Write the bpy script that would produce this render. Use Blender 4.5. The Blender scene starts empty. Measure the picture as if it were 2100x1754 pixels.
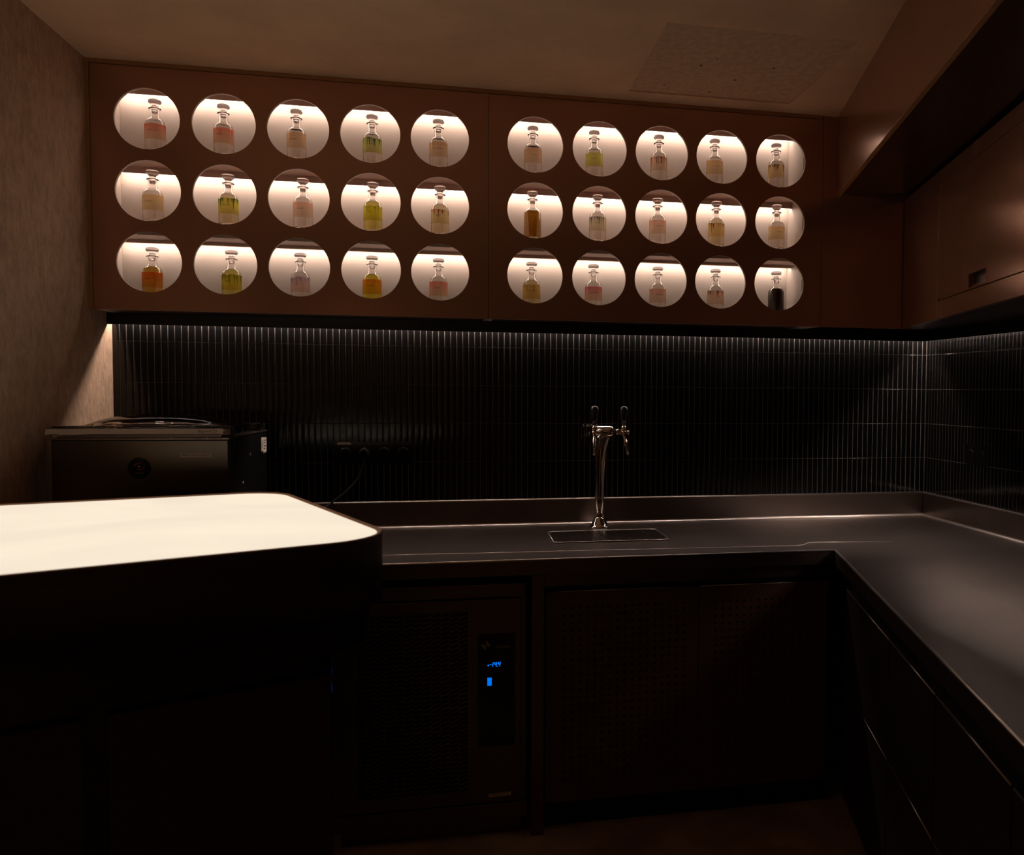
import bpy, bmesh, math, random
from mathutils import Vector, Matrix
random.seed(7)
PI = math.pi
SC = bpy.context.scene
COL = SC.collection

# ------------------------------------------------------------------ materials
def nodes_of(name):
    m = bpy.data.materials.new(name); m.use_nodes = True
    nt = m.node_tree
    for n in list(nt.nodes): nt.nodes.remove(n)
    out = nt.nodes.new('ShaderNodeOutputMaterial')
    return m, nt, out

def N(nt, typ, **kw):
    n = nt.nodes.new(typ)
    for k, v in kw.items():
        if k in n.inputs: n.inputs[k].default_value = v
        else: setattr(n, k, v)
    return n

def principled(name, base, rough=.5, metal=0., spec=.5, noise=None, bump=None, coat=0., rvar=None, aniso=0.):
    """noise=(scale, stretch xyz, amount): colour mottling; bump=(scale, strength, distance, detail, stretch); rvar=(scale, lo, hi)"""
    m, nt, out = nodes_of(name)
    p = N(nt, 'ShaderNodeBsdfPrincipled')
    p.inputs['Base Color'].default_value = (*base, 1)
    p.inputs['Roughness'].default_value = rough
    p.inputs['Metallic'].default_value = metal
    p.inputs['Specular IOR Level'].default_value = spec
    p.inputs['Coat Weight'].default_value = coat
    p.inputs['Anisotropic'].default_value = aniso
    nt.links.new(p.outputs[0], out.inputs[0])
    tc = N(nt, 'ShaderNodeTexCoord')
    def tex(scale, stretch, detail=4, rough_=.55):
        mp = N(nt, 'ShaderNodeMapping'); mp.inputs['Scale'].default_value = stretch
        nt.links.new(tc.outputs['Object'], mp.inputs[0])
        t = N(nt, 'ShaderNodeTexNoise'); t.inputs['Scale'].default_value = scale
        t.inputs['Detail'].default_value = detail; t.inputs['Roughness'].default_value = rough_
        nt.links.new(mp.outputs[0], t.inputs[0]); return t
    if noise:
        t = tex(noise[0], noise[1], 6, .6)
        r = N(nt, 'ShaderNodeMapRange'); r.inputs['From Min'].default_value = .3; r.inputs['From Max'].default_value = .7
        r.inputs['To Min'].default_value = 1 - noise[2]; r.inputs['To Max'].default_value = 1 + noise[2]
        nt.links.new(t.outputs[0], r.inputs[0])
        mx = N(nt, 'ShaderNodeVectorMath', operation='MULTIPLY'); mx.inputs[0].default_value = base
        nt.links.new(r.outputs[0], mx.inputs[1]); nt.links.new(mx.outputs[0], p.inputs['Base Color'])
    if rvar:
        t = tex(rvar[0], rvar[3] if len(rvar) > 3 else (1, 1, 1), 3)
        r = N(nt, 'ShaderNodeMapRange'); r.inputs['From Min'].default_value = .3; r.inputs['From Max'].default_value = .7
        r.inputs['To Min'].default_value = rvar[1]; r.inputs['To Max'].default_value = rvar[2]
        nt.links.new(t.outputs[0], r.inputs[0]); nt.links.new(r.outputs[0], p.inputs['Roughness'])
    if bump:
        t = tex(bump[0], bump[4] if len(bump) > 4 else (1, 1, 1), bump[3])
        b = N(nt, 'ShaderNodeBump'); b.inputs['Strength'].default_value = bump[1]; b.inputs['Distance'].default_value = bump[2]
        nt.links.new(t.outputs[0], b.inputs['Height']); nt.links.new(b.outputs[0], p.inputs['Normal'])
    return m

def emission(name, col, strength, noise=None):
    m, nt, out = nodes_of(name)
    e = N(nt, 'ShaderNodeEmission'); e.inputs[0].default_value = (*col, 1); e.inputs[1].default_value = strength
    if noise:
        tc = N(nt, 'ShaderNodeTexCoord'); t = N(nt, 'ShaderNodeTexNoise'); t.inputs['Scale'].default_value = noise[0]
        t.inputs['Detail'].default_value = 4; t.inputs['Distortion'].default_value = 1.5
        nt.links.new(tc.outputs['Object'], t.inputs[0])
        r = N(nt, 'ShaderNodeMapRange'); r.inputs['From Min'].default_value = .3; r.inputs['From Max'].default_value = .7
        r.inputs['To Min'].default_value = strength * (1 - noise[1]); r.inputs['To Max'].default_value = strength * (1 + noise[1])
        nt.links.new(t.outputs[0], r.inputs[0]); nt.links.new(r.outputs[0], e.inputs[1])
    nt.links.new(e.outputs[0], out.inputs[0]); return m

def glass(name, col=(1, 1, 1), ior=1.5, rough=0., absorb=None, density=0.):
    m, nt, out = nodes_of(name)
    g = N(nt, 'ShaderNodeBsdfGlass'); g.inputs['Color'].default_value = (*col, 1)
    g.inputs['IOR'].default_value = ior; g.inputs['Roughness'].default_value = rough
    nt.links.new(g.outputs[0], out.inputs['Surface'])
    if absorb:
        v = N(nt, 'ShaderNodeVolumeAbsorption'); v.inputs[0].default_value = (*absorb, 1); v.inputs[1].default_value = density
        nt.links.new(v.outputs[0], out.inputs['Volume'])
    return m

MAT = {}
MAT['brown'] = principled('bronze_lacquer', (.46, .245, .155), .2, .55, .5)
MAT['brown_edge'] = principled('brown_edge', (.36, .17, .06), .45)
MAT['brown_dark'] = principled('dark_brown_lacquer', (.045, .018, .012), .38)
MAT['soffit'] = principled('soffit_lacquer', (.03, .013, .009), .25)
MAT['niche'] = principled('pale_laminate', (.53, .465, .42), .5)
MAT['shelf'] = principled('mauve_laminate', (.50, .34, .28), .55)
MAT['tile'] = principled('black_glazed_tile', (.004, .004, .0042), .12, 0, .35, rvar=(30, .09, .16))
MAT['grout'] = principled('grey_grout', (.115, .105, .10), .9, bump=(300, .3, .001, 3))
MAT['plaster'] = principled('rough_plaster', (.52, .36, .25), .93, 0, .2, noise=(44, (1, 1, .5), .2), bump=(70, .8, .008, 7, (1, 1, .5)))
MAT['ceiling'] = principled('trowelled_ceiling', (.78, .55, .36), .93, 0, .2, noise=(3, (1, 1, 1), .12), bump=(120, .35, .003, 5))
MAT['patch'] = principled('bare_concrete', (.68, .48, .32), .95, 0, .2, noise=(40, (1, 1, 1), .16), bump=(140, .45, .004, 8))
MAT['floor'] = principled('sealed_concrete', (.36, .235, .15), .5, 0, .4, noise=(5, (1, 1, 1), .35), bump=(25, .15, .004, 5))
MAT['steel'] = principled('brushed_steel', (.255, .21, .188), .3, 1., .5, noise=(2.2, (1, 2.4, 1), .10))
MAT['steel_panel'] = principled('satin_steel_sheet', (.13, .102, .076), .24, .9, .5, noise=(3, (1, 1, 1), .06))
MAT['steel_edge'] = principled('folded_steel_edge', (.66, .60, .56), .33, 1.)  # lighter than the worktop steel, putting caught LED light into the edges
MAT['steel_dark'] = principled('dark_steel', (.20, .155, .14), .42, 1.)
MAT['door_brown'] = principled('satin_brown_door', (.11, .055, .038), .5)
MAT['edge_glow'] = principled('edge_glow_paint', (.80, .69, .59), .5)  # pale tone stands in for light caught in the clear lid edge
MAT['tray_steel'] = principled('wet_dark_steel', (.13, .108, .098), .3, 1.)
MAT['drawer_dark'] = principled('matt_dark_drawer', (.02, .009, .007), .5)
MAT['chrome'] = principled('chrome', (.58, .53, .49), .10, 1.)
MAT['bronze'] = principled('worn_chrome', (.55, .45, .37), .2, 1.)
MAT['black'] = principled('black_plastic', (.004, .004, .004), .35)
MAT['black_gloss'] = principled('glossy_black_plastic', (.006, .006, .006), .12)
MAT['rubber'] = principled('black_rubber', (.003, .003, .003), .6, 0, .15)
MAT['paper'] = principled('paper_tape', (.82, .72, .62), .7)
MAT['ink'] = principled('printed_ink', (.03, .02, .015), .7)
MAT['red_ink'] = principled('red_ink', (.35, .01, .03), .5)
MAT['grey_ink'] = principled('grey_ink', (.45, .40, .36), .5)
MAT['acrylic'] = glass('clear_acrylic', (.93, .90, .86), 1.45)
def frosted():
    m, nt, out = nodes_of('frosted_glass')
    g = N(nt, 'ShaderNodeBsdfGlass'); g.inputs['Roughness'].default_value = .04; g.inputs['IOR'].default_value = 1.5; g.inputs['Color'].default_value = (.98, .96, .96, 1)
    d = N(nt, 'ShaderNodeBsdfDiffuse'); d.inputs[0].default_value = (.80, .70, .70, 1)
    t = N(nt, 'ShaderNodeBsdfTranslucent'); t.inputs[0].default_value = (.80, .70, .70, 1)
    a = N(nt, 'ShaderNodeMixShader'); a.inputs[0].default_value = .5; nt.links.new(d.outputs[0], a.inputs[1]); nt.links.new(t.outputs[0], a.inputs[2])
    b = N(nt, 'ShaderNodeMixShader'); b.inputs[0].default_value = .13; nt.links.new(g.outputs[0], b.inputs[1]); nt.links.new(a.outputs[0], b.inputs[2])
    nt.links.new(b.outputs[0], out.inputs[0]); return m
MAT['frost'] = frosted()
MAT['glass'] = glass('clear_glass', (.995, .99, .985), 1.5)
MAT['island'] = principled('island_lacquer', (.035, .014, .010), .4)
MAT['island_gloss'] = principled('island_gloss', (.02, .008, .006), .1)
MAT['island_rim'] = principled('island_rim_glow_tone', (.50, .27, .17), .45)  # rim brown lightened to paint the glow of the lit top
MAT['lit_top'] = emission('lit_onyx', (1., .86, .68), .95, (2.2, .05))
MAT['led'] = emission('warm_led_strip', (1., .82, .68), 22.)
MAT['led_under'] = emission('warm_led_tape', (1., .79, .68), 100.)
MAT['blue'] = emission('blue_segment', (.0, .15, 1.), 2.6)
MAT['blue_btn'] = emission('blue_key', (.0, .17, .85), 1.05)

# ------------------------------------------------------------------ mesh helpers
class MB:
    def __init__(s): s.bm = bmesh.new(); s.mi = 0
    def face(s, vs, smooth=False):
        try:
            f = s.bm.faces.new(vs); f.material_index = s.mi; f.smooth = smooth; return f
        except ValueError: return None
    def v(s, *p): return s.bm.verts.new(p if len(p) == 3 else p[0])
    def prism(s, pts, z0, z1):
        a = [s.v(x, y, z0) for x, y in pts]; b = [s.v(x, y, z1) for x, y in pts]
        n = len(pts)
        s.face(a[::-1]); s.face(b)
        for i in range(n): s.face([a[i], a[(i+1) % n], b[(i+1) % n], b[i]])
    def box(s, x0, x1, y0, y1, z0, z1):
        s.prism([(x0, y0), (x1, y0), (x1, y1), (x0, y1)], z0, z1)
    def obox(s, o, u, w, s0, s1, t0, t1, z0, z1):
        """box in an oblique frame: o + s*u + t*w"""
        f = lambda a, b: (o[0]+a*u[0]+b*w[0], o[1]+a*u[1]+b*w[1])
        pts = [f(s0, t0), f(s1, t0), f(s1, t1), f(s0, t1)]
        ar = sum(pts[i][0]*pts[(i+1) % 4][1]-pts[(i+1) % 4][0]*pts[i][1] for i in range(4))
        s.prism(pts if ar > 0 else pts[::-1], z0, z1)
    def lathe(s, prof, c=(0, 0, 0), seg=32, cap0=True, cap1=True, smooth=True, axis=None):
        """prof: list of (r, h); axis: direction of h"""
        q = Vector((0, 0, 1)).rotation_difference(Vector(axis).normalized()) if axis else None
        rings = []
        for r, h in prof:
            ring = []
            for i in range(seg):
                a = 2*PI*i/seg; p = Vector((r*math.cos(a), r*math.sin(a), h))
                if q: p = q @ p
                ring.append(s.v(p+Vector(c)))
            rings.append(ring)
        for a, b in zip(rings, rings[1:]):
            for i in range(seg): s.face([a[i], a[(i+1) % seg], b[(i+1) % seg], b[i]], smooth)
        if cap0: s.face(rings[0][::-1])
        if cap1: s.face(rings[-1])
    def tube(s, pts, r, seg=12):
        pts = [Vector(p) for p in pts]; rr = r if isinstance(r, (list, tuple)) else [r]*len(pts)
        rings = []; up = None
        for i, p in enumerate(pts):
            t = (pts[min(i+1, len(pts)-1)]-pts[max(i-1, 0)]).normalized()
            if up is None: up = t.orthogonal().normalized()
            up = (up - t*up.dot(t)).normalized(); w = t.cross(up)
            rings.append([s.v(p+rr[i]*(math.cos(2*PI*k/seg)*up+math.sin(2*PI*k/seg)*w)) for k in range(seg)])
        for a, b in zip(rings, rings[1:]):
            for i in range(seg): s.face([a[i], a[(i+1) % seg], b[(i+1) % seg], b[i]], True)
        s.face(rings[0][::-1]); s.face(rings[-1])
    def sphere(s, c, r, sz=1., seg=20):
        prof = [(max(r*math.sin(PI*k/10), 1e-5), -r*sz*math.cos(PI*k/10)) for k in range(11)]
        s.lathe(prof, c, seg)
    def build(s, name, mats, parent=None, bevel=0., bseg=2, recalc=True, autosmooth=False):
        if recalc: bmesh.ops.recalc_face_normals(s.bm, faces=s.bm.faces)
        me = bpy.data.meshes.new(name); s.bm.to_mesh(me); s.bm.free()
        o = bpy.data.objects.new(name, me); COL.objects.link(o)
        for m in (mats if isinstance(mats, (list, tuple)) else [mats]): me.materials.append(MAT[m] if isinstance(m, str) else m)
        if parent: o.parent = parent
        if bevel:
            b = o.modifiers.new('bevel', 'BEVEL'); b.width = bevel; b.segments = bseg; b.limit_method = 'ANGLE'; b.angle_limit = math.radians(50)
            b.harden_normals = False
        return o

def root(name, label, cat, loc, group=None):
    o = bpy.data.objects.new(name, None); COL.objects.link(o); o.location = loc; o.empty_display_size = .05
    o['label'] = label; o['category'] = cat
    if group: o['group'] = group
    return o
def tag(o, label, cat, group=None):
    o['label'] = label; o['category'] = cat
    if group: o['group'] = group
    return o
def reparent(o, r):
    """keep the world place of a mesh built in world coordinates when it joins a root at r.location"""
    o.parent = r
    o.matrix_parent_inverse = Matrix.Translation(-Vector(r.location)) if r.type == 'EMPTY' else r.matrix_parent_inverse.copy()
    return o
def part(mb, name, mats, r, bevel=0., bseg=2, label=None, **k):
    o = mb.build(name, mats, None, bevel, bseg, **k)
    o.parent = r
    if r.parent is None: o.matrix_parent_inverse = Matrix.Translation(-Vector(r.location))
    if label: o['label'] = label
    return o
def structure(mb, name, mats, label, bevel=0.):
    o = mb.build(name, mats, None, bevel); o['kind'] = 'structure'; o['label'] = label; return o

def text_polys(txt, size, align='CENTER', shear=0.):
    cu = bpy.data.curves.new('t', 'FONT'); cu.body = txt; cu.size = size; cu.align_x = align; cu.align_y = 'CENTER'; cu.shear = shear
    cu.resolution_u = 3
    ob = bpy.data.objects.new('t', cu); COL.objects.link(ob)
    dg = bpy.context.evaluated_depsgraph_get(); me = ob.evaluated_get(dg).to_mesh()
    vs = [tuple(v.co) for v in me.vertices]; fs = [tuple(p.vertices) for p in me.polygons]
    ob.evaluated_get(dg).to_mesh_clear(); bpy.data.objects.remove(ob); bpy.data.curves.remove(cu)
    return vs, fs
def put_text(mb, txt, size, fn, align='CENTER', shear=0.):
    """fn maps the text plane (x, y) to a point"""
    vs, fs = text_polys(txt, size, align, shear)
    vv = [mb.v(fn(x, y)) for x, y, _ in vs]
    for f in fs: mb.face([vv[i] for i in f])

def rounded(pts, rad, seg=8):
    """round the corners of a polygon; rad: one per corner (0 keeps it sharp)"""
    out = []; n = len(pts)
    for i in range(n):
        p = Vector(pts[i]); r = rad[i]
        if r <= 0: out.append(tuple(p)); continue
        a = (Vector(pts[i-1])-p).normalized(); b = (Vector(pts[(i+1) % n])-p).normalized()
        ang = a.angle(b); d = r/math.tan(ang/2); c = p+(a+b).normalized()*(r/math.sin(ang/2))
        p0, p1 = p+a*d, p+b*d
        a0 = math.atan2(*(p0-c).yx); a1 = math.atan2(*(p1-c).yx)
        da = (a1-a0+PI) % (2*PI)-PI
        for k in range(seg+1):
            t = a0+da*k/seg; out.append((c.x+r*math.cos(t), c.y+r*math.sin(t)))
    return out
def inset(pts, d):
    """offset a convex counter-clockwise polygon inward"""
    n = len(pts); out = []
    for i in range(n):
        p = Vector(pts[i]); a = (p-Vector(pts[i-1])).normalized(); b = (Vector(pts[(i+1) % n])-p).normalized()
        na, nb = Vector((-a.y, a.x)), Vector((-b.y, b.x)); m = (na+nb)
        out.append(tuple(p+m/ max(m.length_squared, 1e-9)*2*d))
    return out

# ------------------------------------------------------------------ dimensions (metres; z up, y away from the camera)
XL, XR, YB = -1.237, 2.003, 3.4345
ZC = 2.542
YREAR = -2.4
U = Vector((-.2495, -.9684)).normalized()            # direction of the slanted right-hand run, towards the camera
W = Vector((-U.y, U.x)); W = W if W.x > 0 else -W    # square to it, away from the room
CF = 3.25                                            # front of the display cabinets

# ------------------------------------------------------------------ setting
mb = MB(); mb.box(XL-.1, XR+.1, YREAR-.1, YB+.12, -.1, 0)
structure(mb, 'floor', 'floor', 'dark sealed concrete floor')
mb = MB()
px0, px1, py0, py1 = .606, 1.233, 2.544, 3.149
xs = [XL-.1, px0, px1, XR+.1]; ys = [YREAR-.1, py0, py1, YB+.12]
for i in range(3):
    for j in range(3):
        if (i, j) == (1, 1):
            mb.mi = 1; mb.box(xs[1]-.001, xs[2]+.001, ys[1]-.001, ys[2]+.001, ZC+.005, ZC+.1)
        else:
            mb.mi = 0; mb.box(xs[i], xs[i+1], ys[j], ys[j+1], ZC, ZC+.1)
mb.mi = 2
for (x, y, r) in ((.80, 2.86, .0045), (1.05, 2.83, .0045), (.955, 2.965, .0045), (.835, 2.795, .003), (.72, 3.07, .003), (.90, 3.10, .003)):
    mb.lathe([(r, ZC+.0035), (r, ZC+.0052)], (x, y, 0), 10)
structure(mb, 'ceiling', ['ceiling', 'patch', 'black'], 'trowelled concrete ceiling with a bare rectangular patch')
mb = MB(); mb.box(XL-.1, XL, YREAR-.1, YB+.12, 0, ZC)
structure(mb, 'wall_left', 'plaster', 'rough plastered wall on the left')
mb = MB(); mb.box(XL-.1, XR+.1, YREAR-.1, YREAR, 0, ZC)
structure(mb, 'wall_rear', 'plaster', 'wall behind the viewer')

def tiles(mb, L, z0, z1, pitch, row, joint, place, rng):
    """vertical finger tiles, slightly cushioned; place(s, d, z): along the wall, out of the wall, up"""
    n = int(L/pitch)
    k0 = -math.ceil((1.0025-z0)/row)
    z = 1.0025+k0*row
    while z < z1-.01:
        for i in range(n+1):
            a0, a1 = i*pitch+joint/2, min((i+1)*pitch-joint/2, L)
            if a1-a0 < .004: continue
            b0, b1 = max(z, z0)+joint*.35, min(z+row-joint*.35, z1)
            if b1-b0 < .004: continue
            tx, tz, dd = rng.uniform(-.00010, .00010), rng.uniform(-.00012, .00012), rng.uniform(-.00012, .00012)
            grid = []
            e = .0009
            for bi, bz in enumerate((b0, b0+.0002, b0+e, b1-e, b1-.0002, b1)):
                rowv = []
                for ai, f in enumerate((0, .05, .25, .5, .75, .95, 1)):
                    s = a0+(a1-a0)*f
                    h = (.0, .00165, .00192, .0020, .00192, .00165, .0)[ai]
                    h *= (0., .8, 1., 1., .8, 0.)[bi]
                    d = max(.0, h + (dd+tx*(f-.5)*2+tz*(1 if bi > 2 else -1) if h > 0 else 0))
                    rowv.append(mb.v(place(s, d, bz)))
                grid.append(rowv)
            for r in range(5):
                for c in range(6): mb.face([grid[r][c], grid[r][c+1], grid[r+1][c+1], grid[r+1][c]])
        z += row
    return mb
rng = random.Random(3)
mb = MB(); mb.mi = 0; mb.box(XL-.1, XR+.1, YB+.0020, YB+.12, 0, ZC)
mb.mi = 1; tiles(mb, XR-XL-.0012, .99, 1.70, .0230, .1504, .0026, lambda s, d, z: (XL+s, YB+.0020-d, z), rng)
structure(mb, 'wall_back', ['grout', 'tile'], 'back wall with glossy black finger tiles')
mb = MB(); mb.mi = 0; mb.box(XR+.0020, XR+.1, YREAR, YB+.12, 0, ZC)
mb.mi = 1; tiles(mb, 2.4, .99, 1.70, .0230, .1504, .0026, lambda s, d, z: (XR+.0020-d, YB-.001-s, z), rng)
structure(mb, 'wall_right', ['grout', 'tile'], 'right wall with glossy black finger tiles')

# slanted bulkhead above the right-hand run
B0 = Vector((1.4815, CF))
mb = MB()
mb.obox(B0, U, W, -.005, 4.6, .0, .016, 2.2267, ZC-.0005)
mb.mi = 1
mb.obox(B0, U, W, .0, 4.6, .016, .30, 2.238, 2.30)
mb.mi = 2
mb.obox(B0, U, W, -.004, 4.6, .0003, .0158, 2.2250, 2.2266)  # lighter strip paints light from below on the bottom edge
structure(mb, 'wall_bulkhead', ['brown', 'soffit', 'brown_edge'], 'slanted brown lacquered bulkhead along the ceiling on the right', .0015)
mb = MB(); mb.box(XL+.0005, 1.4145, CF-.005, CF+.012, 2.5285, ZC-.0005)
structure(mb, 'trim_1', 'brown_edge', 'thin brown strip along the top of the display cabinets')
mb = MB(); mb.box(XL+.0005, -1.2265, CF-.005, CF+.012, 1.702, 2.5285)
structure(mb, 'trim_2', 'brown_edge', 'thin brown strip between display cabinet and left wall')

# ------------------------------------------------------------------ display cabinets with round openings
HR = .1037
COLX = [-1.0510, -.8073, -.5635, -.3190, -.0755, .2720, .5153, .7575, .9985, 1.2420]
ROWZ = [2.3535, 2.1105, 1.8675]
SHELF = [(2.2185, 2.2530), (1.9620, 2.0070), (1.702, 1.7380)]      # board under each row
CEIL = [2.496, 2.2185, 1.9620]
LIP = [2.4735, 2.1960, 1.9510]
YBK = 3.424                                                       # niche back panel face
PT = .014
def holed_panel(mb, xs, zs, cx, cz, r, y0, y1, seg=64):
    """front panel split into cells, each with one round opening; real thickness"""
    for i in range(len(cx)):
        for j in range(len(cz)):
            x0, x1, z0, z1 = xs[i], xs[i+1], zs[j], zs[j+1]
            F, Bk, RF, RB = [], [], [], []
            angs = [2*PI*k/seg for k in range(seg)]
            for (qx, qz) in ((x0, z0), (x1, z0), (x1, z1), (x0, z1)):
                a = math.atan2(qz-cz[j], qx-cx[i]) % (2*PI)
                k = min(range(seg), key=lambda t: abs((angs[t]-a+PI) % (2*PI)-PI)); angs[k] = a
            for a in angs:
                c, s_ = math.cos(a), math.sin(a)
                tx = ((x1-cx[i])/c if c > 0 else (x0-cx[i])/c) if abs(c) > 1e-9 else 1e9
                tz = ((z1-cz[j])/s_ if s_ > 0 else (z0-cz[j])/s_) if abs(s_) > 1e-9 else 1e9
                t = min(tx, tz)
                F.append(mb.v(cx[i]+t*c, y0, cz[j]+t*s_)); Bk.append(mb.v(cx[i]+t*c, y1, cz[j]+t*s_))
                RF.append(mb.v(cx[i]+r*c, y0, cz[j]+r*s_)); RB.append(mb.v(cx[i]+r*c, y1, cz[j]+r*s_))
            for k in range(seg):
                l = (k+1) % seg
                mb.mi = 0; mb.face([F[k], F[l], RF[l], RF[k]])
                mb.mi = 1; mb.face([Bk[l], Bk[k], RB[k], RB[l]])
                mb.face([RF[k], RF[l], RB[l], RB[k]], True)
    mb.mi = 1
    X0, X1, Z0, Z1 = xs[0], xs[-1], zs[0], zs[-1]
    for q in (((X0, Z0), (X1, Z0)), ((X1, Z0), (X1, Z1)), ((X1, Z1), (X0, Z1)), ((X0, Z1), (X0, Z0))):
        (a, b), (c, d) = q
        mb.face([mb.v(a, y0, b), mb.v(c, y0, d), mb.v(c, y1, d), mb.v(a, y1, b)])
def display_cabinet(x0, x1, cols, label):
    R = root('display_cabinet', label, 'cabinet', ((x0+x1)/2, CF, 1.70))
    xs = [x0]+[(a+b)/2 for a, b in zip(cols, cols[1:])]+[x1]
    zs = [1.7015, 1.989, 2.232, 2.5265]
    mb = MB(); holed_panel(mb, xs, zs, cols, ROWZ[::-1], HR, CF, CF+PT)
    part(mb, 'front_panel', ['brown', 'niche'], R, recalc=False, label='brown lacquered front pierced by fifteen round openings')
    ia, ib = (x0+.031, x1-.016) if x0 < -1 else (x0+.016, x1-.0785)
    mb = MB(); mb.box(ia, ib, YBK, YB+.004, 1.7025, 2.526)
    part(mb, 'back_panel', 'niche', R)
    for a, b in ((x0, ia-.0005), (ib+.0005, x1)):
        mb = MB(); mb.box(a+.0002, b-.0002, CF+PT+.0005, YB+.004, 1.7025, 2.526); part(mb, 'side_panel', 'niche', R)
    mb = MB(); mb.box(ia, ib, CF+PT+.0005, YBK-.0005, CEIL[0], 2.526); part(mb, 'top_board', 'shelf', R)
    for (z0, z1) in SHELF:
        mb = MB(); mb.box(ia, ib, CF+PT+.0005, YBK-.0005, z0, z1)
        part(mb, 'shelf', 'shelf' if z0 > 1.71 else 'brown_dark', R)
    for r in range(3):
        mb = MB(); mb.box(ia, ib, 3.374, 3.384, LIP[r], CEIL[r]-.0003); part(mb, 'light_baffle', 'shelf', R)
        mb = MB(); mb.box(ia+.004, ib-.004, 3.388, 3.398, LIP[r]+.0025, LIP[r]+.0075)
        part(mb, 'led_strip', 'led', R, label='glowing LED strip behind the baffle')
    return R
SEAM = .0988
display_cabinet(-1.2255, SEAM-.0008, COLX[:5], 'left brown wall cabinet with fifteen round lit openings, beside the plaster wall')
display_cabinet(SEAM+.0008, 1.4195, COLX[5:], 'right brown wall cabinet with fifteen round lit openings, nearer the bulkhead')
mb = MB(); mb.box(1.4215, 1.84, CF, CF+.016, 1.7015, ZC-.0005)
tag(mb.build('filler_panel', 'brown', None, .001), 'plain dark brown upright panel between display cabinet and slanted cupboard', 'panel')

# ------------------------------------------------------------------ light rails under the cabinets
def light_rail(name, label, boxes, strips, loc):
    R = root(name, label, 'light', loc)
    mb = MB()
    for b in boxes: mb.box(*b)
    part(mb, 'housing', 'black', R)
    mb = MB()
    for b in strips: mb.box(*b)
    part(mb, 'led_strip', 'led_under', R, label='warm LED tape hidden behind the black rail')
light_rail('light_rail', 'long black light rail above the tiles of the back wall',
           [(XL+.001, 1.961, 3.386, 3.394, 1.6605, 1.7005), (XL+.001, XR-.001, 3.394, YB-.001, 1.694, 1.7005)], [(XL+.01, 1.985, 3.4185, 3.4265, 1.6885, 1.6935)], (.35, 3.41, 1.70))
light_rail('light_rail', 'black light rail above the tiles of the right wall',
           [(1.953, 1.961, .6, 3.3855, 1.6605, 1.7005), (1.961, XR-.001, .6, 3.3935, 1.694, 1.7005)], [(1.987, 1.995, .62, 3.41, 1.6885, 1.6935)], (1.97, 2.2, 1.70))

# ------------------------------------------------------------------ slanted wall cupboard on the right
P0 = Vector((1.780, CF))
R = root('wall_cupboard', 'slanted brown wall cupboard with a lift-up door at the right edge', 'cupboard', (1.6, 2.4, 1.70))
def quad_run(s0, s1, y_to=None, depth=.3): pass
mb = MB()
q = lambda s, t=0.: tuple(P0+U*s+W*t)
poly = [q(2.4, .020), (1.995, q(2.4, .02)[1]), (1.995, 3.245), q(.012, .020)]
mb.prism(poly, 1.7015, 2.2255)
part(mb, 'carcass', 'soffit', R)
mb = MB(); mb.obox(P0, U, W, .006, .482, 0, .019, 1.702, 2.2255)
mb.obox(P0, U, W, .482, .5385, 0, .019, 1.702, 1.7645)
mb.obox(P0, U, W, .482, 2.4, 0, .019, 2.1745, 2.2255)
part(mb, 'fixed_panel', 'brown', R, .0006)
mb = MB(); mb.obox(P0, U, W, .5405, 2.4, 0, .019, 1.702, 1.7645); part(mb, 'lower_rail', 'brown', R, .001)
# door with rounded corners and a finger cut-out
s0, s1, z0, z1 = .485, 1.72, 1.7675, 2.1715
out = rounded([(s0, z0), (s1, z0), (s1, z1), (s0, z1)], [.035, .035, .035, .035], 8)
mb = MB()
cut = (.811, .965, 1.7725, 1.8155)
hole = rounded([(cut[0], cut[2]), (cut[1], cut[2]), (cut[1], cut[3]), (cut[0], cut[3])], [.0, .0, .006, .006], 3)
def P(s, z, t): p = P0+U*s+W*t; return (p.x, p.y, z)
def slab_pts(pts, t0, t1):
    a = [mb.v(P(s, z, t0)) for s, z in pts]; b = [mb.v(P(s, z, t1)) for s, z in pts]
    n = len(pts); mb.face(a); mb.face(b[::-1])
    for i in range(n): mb.face([a[i], b[i], b[(i+1) % n], a[(i+1) % n]])
lowy = [p for p in out]
# split the door around the cut-out into four convex pieces so the opening is real
def clip(pts, ax, lim, keep_less):
    o = []
    n = len(pts)
    for i in range(n):
        a, b = pts[i], pts[(i+1) % n]
        ia = (a[ax] <= lim) if keep_less else (a[ax] >= lim); ib = (b[ax] <= lim) if keep_less else (b[ax] >= lim)
        if ia: o.append(a)
        if ia != ib:
            t = (lim-a[ax])/(b[ax]-a[ax]); o.append((a[0]+t*(b[0]-a[0]), a[1]+t*(b[1]-a[1])))
    return o
def dslab(pts):
    if len(pts) > 2: slab_pts(pts, .0, .019)
dslab(clip(out, 0, cut[0], True)); dslab(clip(out, 0, cut[1], False))
mid = clip(clip(out, 0, cut[0], False), 0, cut[1], True)
dslab(clip(mid, 1, cut[3], False)); dslab(clip(mid, 1, cut[2]-.0, True))
bmesh.ops.remove_doubles(mb.bm, verts=mb.bm.verts, dist=1e-6)
door = part(mb, 'door', 'brown', R)
mb = MB(); slab_pts([(cut[0]-.004, cut[2]-.0), (cut[1]+.004, cut[2]), (cut[1]+.004, cut[3]+.004), (cut[0]-.004, cut[3]+.004)], .0192, .0199)
fp = part(mb, 'finger_pull', 'black', R, label='black recessed finger pull')
mb = MB(); slab_pts([(cut[0]+.062, cut[2]+.002), (cut[1]-.004, cut[2]+.002), (cut[1]-.004, cut[3]-.012), (cut[0]+.062, cut[3]-.012)], .0150, .0190)
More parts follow.
